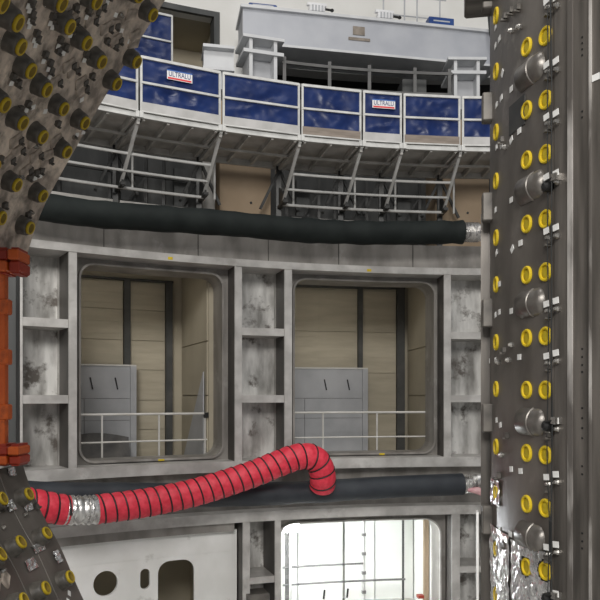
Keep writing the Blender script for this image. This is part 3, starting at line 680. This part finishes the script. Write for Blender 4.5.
UP = [(2.609, 2.683), (2.545, 2.3), (2.604, 2.029), (2.629, 1.653), (2.608, 1.224), (2.127, 1.856), (2.143, 1.497), (2.076, 1.064), (1.822, 1.348), (2.055, 0.616), (2.072, 0.125), (1.785, 0.014), (1.39, 0.262), (2.959, 1.709), (2.941, 1.275), (2.903, 0.833), (2.6, 0.767), (2.552, 0.279), (2.863, 0.3), (3.373, 0.802), (3.326, 0.286), (3.699, 0.826), (3.66, 0.279), (3.36, 1.3), (3.7, 1.35), (1.42, 0.72), (1.0, 0.35), (1.45, 1.2), (0.6, 0.35), (1.0, 0.8)]
LO = [(6.231, 0.775), (6.261, 0.27), (6.65, 0.863), (6.673, 0.313), (6.658, 1.331), (7.114, 0.274), (7.08, 0.832), (7.046, 1.354), (7.55, 0.35), (7.56, 0.8), (6.25, 1.2), (7.56, 1.2)]
for l, t in UP+LO:
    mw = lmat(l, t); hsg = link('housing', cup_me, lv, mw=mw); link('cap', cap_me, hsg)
# small hardware scattered over the sector
stud = MB().lathe([(.024, -.01), (.024, .018), (.018, .03), (.012, .045)], 8).build('stud', 'bolt'); stud_me = stud.data; bpy.data.objects.remove(stud)
clip = MB().box(-.03, .03, -.022, .022, -.01, .03).box(-.012, .012, -.035, -.02, .0, .05).build('clip', 'lug_steel'); clip_me = clip.data; bpy.data.objects.remove(clip)
stw = MB().box(-.03, .03, -.023, .023, .0, .005).build('sticker', 'sticker'); stw_me = stw.data; bpy.data.objects.remove(stw)
stk = MB().box(-.026, .026, -.02, .02, .0, .005).build('sticker', 'sticker'); stk_me = stk.data; bpy.data.objects.remove(stk)
pad = MB().box(-.075, .075, -.05, .05, -.01, .02).build('pad', 'vessel_left', bevel=.008); pad_me = pad.data; bpy.data.objects.remove(pad)
rnd = random.Random(3)
allc = UP+LO
def freecell(l, t, r): return all((l-a)**2+(t-b)**2 > r*r for a, b in allc)
cnt = {'stud': 0, 'clip': 0, 'sticker': 0, 'pad': 0}
for l0, l1 in ((.7, 3.9), (6.0, 7.75)):
    k = 0
    while k < (64 if l0 < 1 else 26):
        l = rnd.uniform(l0, l1); t = rnd.uniform(.03, 1.75)
        if not freecell(l, t, .125): continue
        k += 1
        c = rnd.random()
        nm, me = ('stud', stud_me) if c < .3 else ('clip', clip_me) if c < .55 else ('sticker', stk_me) if c < .82 else ('pad', pad_me)
        link(nm, me, lv, mw=lmat(l, t, 0, rnd.uniform(-.3, .3)+.6))
# stickers and dark clips as they stand between the cups
for l, t in [(2.389, 1.931), (2.408, 1.884), (2.425, 1.682), (2.439, 1.621), (2.452, 1.353), (2.456, 1.202), (2.234, 1.615), (2.234, 1.547), (2.271, 1.272), (2.266, 1.128), (2.128, 1.202), (1.921, 1.144), (2.779, 1.616), (2.645, 1.222), (2.49, 1.112), (2.145, 0.733), (2.345, 2.085), (2.351, 2.034), (2.187, 1.843), (2.901, 1.223), (2.823, 1.152), (2.611, 0.048), (3.221, 0.399), (3.334, -0.188), (3.591, 0.193), (1.682, 0.976), (1.852, 0.995), (3.18, 0.337)]:
    if t > 0: link('sticker', stk_me, lv, mw=lmat(l, t, .012, .5)); link('clip', clip_me, lv, mw=lmat(l-.05, t+.035, 0, .5))
for l, t in [(2.254, 0.855), (2.252, 0.743), (2.264, 0.495), (2.299, 0.41), (2.447, 0.909), (1.861, 0.974), (2.047, 1.465), (2.015, 1.265), (1.733, 0.996), (2.935, 0.694), (3.007, 0.323), (3.187, 0.547), (3.212, 0.908), (3.092, 0.846), (3.1, -0.229), (2.806, 0.35), (3.026, 0.526), (3.038, 0.966), (1.759, 0.357), (1.776, 0.65)]:
    if t > 0: link('clip', clip_me, lv, mw=lmat(l, t, 0, .9)); link('pad', pad_me, lv, mw=lmat(l+.03, t+.05, 0, .9))
# raised weld seams across the shell
for t in (.47, 1.0):
    for l0, l1 in ((.1, 3.9), (6.0, 8.0)):
        MB().tube([lsurf(l0+(l1-l0)*k/30, t, .0)[0] for k in range(31)], .006, 6).build('weld_seam', 'vessel_left' if l0 < 1 else 'vessel_right', lv)
# clear film and foil scraps on the lower part
for l, t, w, h in ((6.35, .2, .16, .1), (6.75, .42, .22, .08), (6.3, .5, .14, .1), (6.85, .7, .2, .1), (6.0, .25, .12, .08), (6.9, .15, .12, .12)):
    m = MB(); vs = []; n_ = 7
    for off in (0, .004):
        for i in range(n_):
            for j in range(n_):
                u, v = i/(n_-1)-.5, j/(n_-1)-.5
                vs.append(lsurf(l+u*h, t+v*w, .006+off+.022*abs(noise.noise((u*6+l*9, v*6+t*9, 1))))[0])
    fs = [(s*49+i*n_+j, s*49+i*n_+j+1, s*49+(i+1)*n_+j+1, s*49+(i+1)*n_+j) for s in (0, 1) for i in range(n_-1) for j in range(n_-1)]
    m.add(vs, fs).build('foil_scrap', 'foil', lv)
# support foot to the floor
p, _ = lsurf(8.0, 2.0, -.25)
MB().box(p.x-.6, p.x+.35, p.y-1.2, p.y+1.2, 0, p.z+.05).build('pedestal', 'dark_steel', lv)

# orange clamp frame at the opening of the sector
def at(x, y, Y): return Vector(((x-300)/724*Y, Y, CZ+(396-y)/724*Y))
oc = thing('orange_port_clamp', 'orange steel clamp frame set in the gap of the tilted vessel wall', 'clamp frame')
Yo = 6.55
MB().bar(at(2, 460, Yo), at(2, 252, Yo), .085, .09).build('post', 'orange_paint', oc, bevel=.008)
for y in (307, 357, 412): MB().box(-.06, .06, -.06, .06, -.07, .07).build('knuckle', 'orange_paint', oc, bevel=.012, loc=at(3.5, y, Yo))
for y0, y1 in ((250, 273), (445, 464)):
    for x0, x1 in ((0, 11), (12, 23)):
        for k in range(2):
            ya = y0+(y1-y0)*k/2; a, b = at(x0, ya+1, Yo-.06), at(x1, ya+(y1-y0)/2, Yo-.06)
            MB().box(a.x, b.x, Yo-.14-.03*((k+x0//12) % 2), Yo+.12, b.z, a.z).build('clamp_block', 'orange_paint' if (k+x0//12) % 2 else 'red_paint', oc, bevel=.012)
        a, b = at(x0+2, y0, Yo-.06), at(x1-2, y1, Yo-.06)
        MB().box(a.x, b.x, Yo-.12, Yo+.1, b.z-.012, a.z+.012).build('clamp_core', 'red_paint', oc)
    a = at(-14, (y0+y1)/2, Yo); MB().bar(a, at(2, (y0+y1)/2, Yo), .1, .09).build('crossbar', 'orange_paint', oc)
MB().bar(at(-14, 464, Yo), at(-14, 250, Yo), .1, .1).build('post', 'orange_paint', oc)
dp = thing('dark_post', 'dark grey steel post just right of the orange clamp frame', 'post')
MB().box(-.065, .065, -.06, .06, 0, 5.9).build('shaft', 'recess_wall', dp, loc=(at(12, 400, 8.0).x, 8.0, 0)); MB().box(-.15, .15, -.15, .15, 0, .04).build('base_plate', 'recess_wall', dp, loc=(at(12, 400, 8.0).x, 8.0, 0))

# ================================================================== RIGHT VESSEL SECTOR (upright, convex)
RV = 2.6; az0 = math.radians(-18)
def rplan(u, off=0):
    X, Y = 246/724*5.5, 5.5
    # arc of radius RV: tangent azimuth az0 + u/RV
    a = az0+u/RV
    x = X+RV*(math.cos(az0)-math.cos(a)); y = Y+RV*(math.sin(a)-math.sin(az0))
    n = Vector((-math.cos(a), math.sin(a), 0))       # faces left and to the camera
    return Vector((x, y, 0))+n*off, n
def rmat(u, z, off=0, spin=0):
    p, n = rplan(u, off); zz = Vector((0, 0, 1)); x = zz.cross(n).normalized()
    m = Matrix((x, zz, n)).transposed().to_4x4(); m.translation = p+Vector((0, 0, z))
    return m @ Matrix.Rotation(spin, 4, 'Z')
def rz(y, Y): return CZ+(396-y)/724*Y
rv = thing('vessel_sector', 'dark upright vessel wall with columns of yellow rings, at the right', 'vessel wall')
def rshell(u0, u1, off0, off1, z0, z1, n=20):
    m = MB(); vs = []; fs = []
    for i in range(n+1):
        u = u0+(u1-u0)*i/n
        for off, z in ((off0, z0), (off1, z0), (off1, z1), (off0, z1)): vs.append(rplan(u, off)[0]+Vector((0, 0, z)))
    for i in range(n):
        a = i*4; b = a+4
        for k in range(4): fs.append((a+k, b+k, b+(k+1) % 4, a+(k+1) % 4))
    fs += [(3, 2, 1, 0), tuple(n*4+k for k in range(4))]
    return m.add(vs, fs)
ZB, ZT = 1.5, 9.0
rshell(-.085, 1.75, 0, -.1, ZB, ZT, 30).build('shell', 'vessel_right', rv, True)
rshell(-.10, -.085, -.03, -.1, ZB, ZT, 1).build('groove', 'handle_black', rv)
rshell(-.255, -.10, .004, -.1, ZB, ZT, 3).build('flange_plate', 'flange_steel', rv)
rshell(-.30, -.255, .022, -.1, ZB, ZT, 1).build('weld_strip', 'weld_highlight', rv)
rshell(-.46, -.30, .012, -.1, ZB, ZT, 3).build('flange_plate', 'flange_steel', rv)
rshell(-.475, -.46, .035, -.1, ZB, ZT, 1).build('edge_highlight', 'weld_highlight', rv)  # pale strip painted in for the highlight along the flange edge
rshell(-1.3, -.475, .02, -.1, ZB, ZT, 8).build('flange_plate', 'flange_steel', rv)
rshell(-1.3, 1.75, -.12, -.9, 0, ZB+.2, 16).build('pedestal', 'dark_steel', rv)
rshell(1.4, 1.7, .085, 0, rz(640, 6.9), rz(214, 6.9), 6).build('edge_flange', 'flange_steel', rv)
# ring caps
rc_o = MB().lathe([(.072, -.004), (.072, .012), (.065, .020), (.052, .018), (.049, .002)], 22).build('ring_cap', 'cap_yellow'); rc_me = rc_o.data; bpy.data.objects.remove(rc_o)
rc_me.polygons[len(rc_me.polygons)-1]
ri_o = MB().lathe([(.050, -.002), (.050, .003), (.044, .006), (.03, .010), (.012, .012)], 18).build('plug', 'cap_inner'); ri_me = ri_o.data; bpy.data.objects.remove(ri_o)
cols = [(0.0, 5.50, (-30, 36, 100, 154, 219, 272, 336, 390, 455, 508, 571, 626)), (.252, 5.74, (-18, 47, 110, 160, 224, 275, 338, 390, 453, 504, 567, 620)), (.93, 6.385, (14, 70, 131, 180, 237, 284, 342, 389, 447, 493, 550, 596))]
for u, Y, ys in cols:
    for y in ys:
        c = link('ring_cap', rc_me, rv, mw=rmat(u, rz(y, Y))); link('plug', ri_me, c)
# round steel drums lying half sunk along the wall, domed end to the camera
dr = MB().lathe([(.115, -.17), (.122, -.16), (.122, .0), (.128, .005), (.128, .02), (.12, .025), (.12, .09), (.112, .125), (.09, .15), (.05, .168), (.0, .172)], 28, Matrix.Rotation(math.pi/2, 4, 'Y')).build('drum', 'drum_steel', None, True); dr_me = dr.data; bpy.data.objects.remove(dr)
for y in (-45, 71, 187, 303, 422, 537):
    link('drum', dr_me, rv, mw=rmat(.18, rz(y, 5.68), -.055))
# lugs on the far edge
lug = MB().box(-.06, .06, -.13, .13, -.02, .085).build('lug', 'lug_steel', None, bevel=.01); lug_me = lug.data; bpy.data.objects.remove(lug)
for y in (-5, 107, 207, 313, 418, 520): 
    lg = link('lug', lug_me, rv, mw=rmat(1.22, rz(y, 6.68), .0))
MB().box(-.14, .14, -.2, .2, -.02, .24).build('top_lug', 'flange_steel', rv, bevel=.02).matrix_local = rmat(1.28, rz(-12, 6.75), 0, .25)
# bolts with white tags in two columns by the groove
for y in (2, 66, 118, 178, 232, 305, 357, 425, 478, 548, 597):
    link('stud', stud_me, rv, mw=rmat(-.05, rz(y+6, 5.45), 0)); link('stud', stud_me, rv, mw=rmat(-.15, rz(y+4, 5.36), .004))
    link('sticker', stw_me, rv, mw=rmat(-.045, rz(y-1, 5.45), .03, .1)); link('sticker', stw_me, rv, mw=rmat(-.155, rz(y-4, 5.36), .035, .1))
    link('clip', clip_me, rv, mw=rmat(-.04, rz(y+10, 5.45), 0, .2))
# loose white tags
for x, y, sp in ((496, 27, 0), (500, 39, 0), (496, 46, 0), (503, 73, .7), (512, 89, 0), (502, 98, .1), (497, 105, 0), (520, 131, 0), (512, 140, .4), (497, 147, 0), (502, 145, .3), (512, 200, 0), (496, 210, 0), (521, 243, 0), (513, 249, .6), (497, 253, .3), (500, 284, 0), (512, 311, 0), (496, 315, .1), (500, 312, 0), (520, 357, 0), (496, 360, 0), (489, 361, 0), (497, 420, .1), (501, 425, .2), (512, 469, .1), (521, 471, .1), (500, 530, .2), (511, 534, 0), (598, 78, 0)):
    # nearest u on the shell for that column
    u = min((k*.01 for k in range(-60, 140)), key=lambda w: abs(300+724*rplan(w)[0].x/rplan(w)[0].y-x)); Y = rplan(u)[0].y
    link('sticker', stw_me, rv, mw=rmat(u, rz(y, Y), .022 if u < -.3 else .004, sp))
for x, y in ((512, 11), (506, 17), (519, 8), (521, 27), (513, 31), (500, 362), (510, 360), (505, 350), (513, 345), (503, 140), (507, 147), (508, 435), (500, 475), (506, 545), (503, 455)):
    u = min((k*.01 for k in range(-60, 140)), key=lambda w: abs(300+724*rplan(w)[0].x/rplan(w)[0].y-x)); Y = rplan(u)[0].y
    link('clip' if (x+y) % 2 else 'stud', clip_me if (x+y) % 2 else stud_me, rv, mw=rmat(u, rz(y, Y), 0))
MB().box(-.14, .14, -.12, .12, -.005, .006).build('dark_pad', 'dark_steel', rv).matrix_local = rmat(.42, rz(115, 5.9), 0)
# dotted holes on the outer flange
hole = MB().lathe([(.008, -.002), (.008, .003)], 8).build('bolt_hole', 'handle_black'); hole_me = hole.data; bpy.data.objects.remove(hole)
for y in (38, 44, 50, 56, 112, 118, 349, 357, 365, 372, 408, 418, 428, 438, 466, 474, 533, 541, 548): link('bolt_hole', hole_me, rv, mw=rmat(-.385, rz(y, 5.15), .012))
# crumpled foil round the low rings
def rfoil(u0, u1, z0, z1, seed, amp=.03, n=12, hole=None):
    m = MB(); vs = []; fs = []
    for off in (0, .004):
        for i in range(n+1):
            for j in range(n+1):
                u = u0+(u1-u0)*i/n; z = z0+(z1-z0)*j/n
                p, _ = rplan(u, .008+off+amp*abs(noise.noise((u*11+seed, z*9, seed)))); vs.append(p+Vector((0, 0, z)))
    N_ = (n+1)**2
    for s in (0, 1):
        for i in range(n):
            for j in range(n):
                uc, zc = u0+(u1-u0)*(i+.5)/n, z0+(z1-z0)*(j+.5)/n
                if hole and any((uc-a)**2+(zc-b)**2 < .082**2 for a, b in hole): continue
                a = s*N_+i*(n+1)+j; fs.append((a, a+1, a+n+2, a+n+1))
    return m.add(vs, fs)
lowc = [(0, rz(571, 5.5)), (0, rz(626, 5.5)), (.252, rz(567, 5.74)), (.252, rz(620, 5.74)), (.93, rz(550, 6.385)), (.93, rz(596, 6.385)), (.93, rz(493, 6.385))]
rfoil(-.06, .50, rz(612, 5.6), rz(549, 5.6), 2, .025, 26, lowc).build('foil_wrap', 'foil', rv)
rfoil(.55, 1.15, rz(612, 6.3), rz(530, 6.3), 5, .03, 24, lowc).build('foil_wrap', 'foil', rv)
rfoil(.80, 1.15, rz(505, 6.4), rz(480, 6.4), 8, .02, 14, lowc).build('foil_wrap', 'foil', rv)
# white strip painted in for the brightly lit plate edge, low down
rshell(1.28, 1.42, .13, .11, rz(640, 6.7), rz(514, 6.7), 3).build('lit_edge_strip', 'sticker', rv)
# black cables
for k, (u, w) in enumerate(((-.062, .026), (-.114, .010), (-.132, .016))):
    t = MB(); P = []
    for i in range(60):
        z = ZB+.3+i*(ZT-ZB-.5)/59
        P.append(rplan(u+w*noise.noise((z*1.3, k*5, 0))*1.8, .03+.012*k)[0]+Vector((0, 0, z)))
    tag(t.tube(P, .0042, 6).build('black_cable', 'black_rubber', None, True), ['thin black cable hanging nearest the right column of yellow rings', 'thin black cable hanging midway beside the dark groove', 'thin black cable hanging over the dark groove'][k], 'cable', 'cables down the upright vessel')
for y, lab in ((187, 'black cable clamp knob beside the third yellow ring, upper middle'), (426, 'black cable clamp knob beside the lower middle drum'), (598, 'black cable clamp knob at the bottom of the upright vessel')):
    t = thing('cable_clamp', lab, 'clamp', 'cable clamps'); 
    t.matrix_world = rmat(-.06, rz(y, 5.44), .0)
    MB().lathe([(.035, .0), (.045, .02), (.04, .06), (.02, .075)], 12).build('knob', 'handle_black', t)
    MB().tube([(0, 0, .04), (.02, .03, .06), (.09, .045, .05)], .01, 6).build('tail', 'handle_black', t)
    MB().box(.07, .12, .02, .07, .0, .06).build('bracket', 'bolt', t)
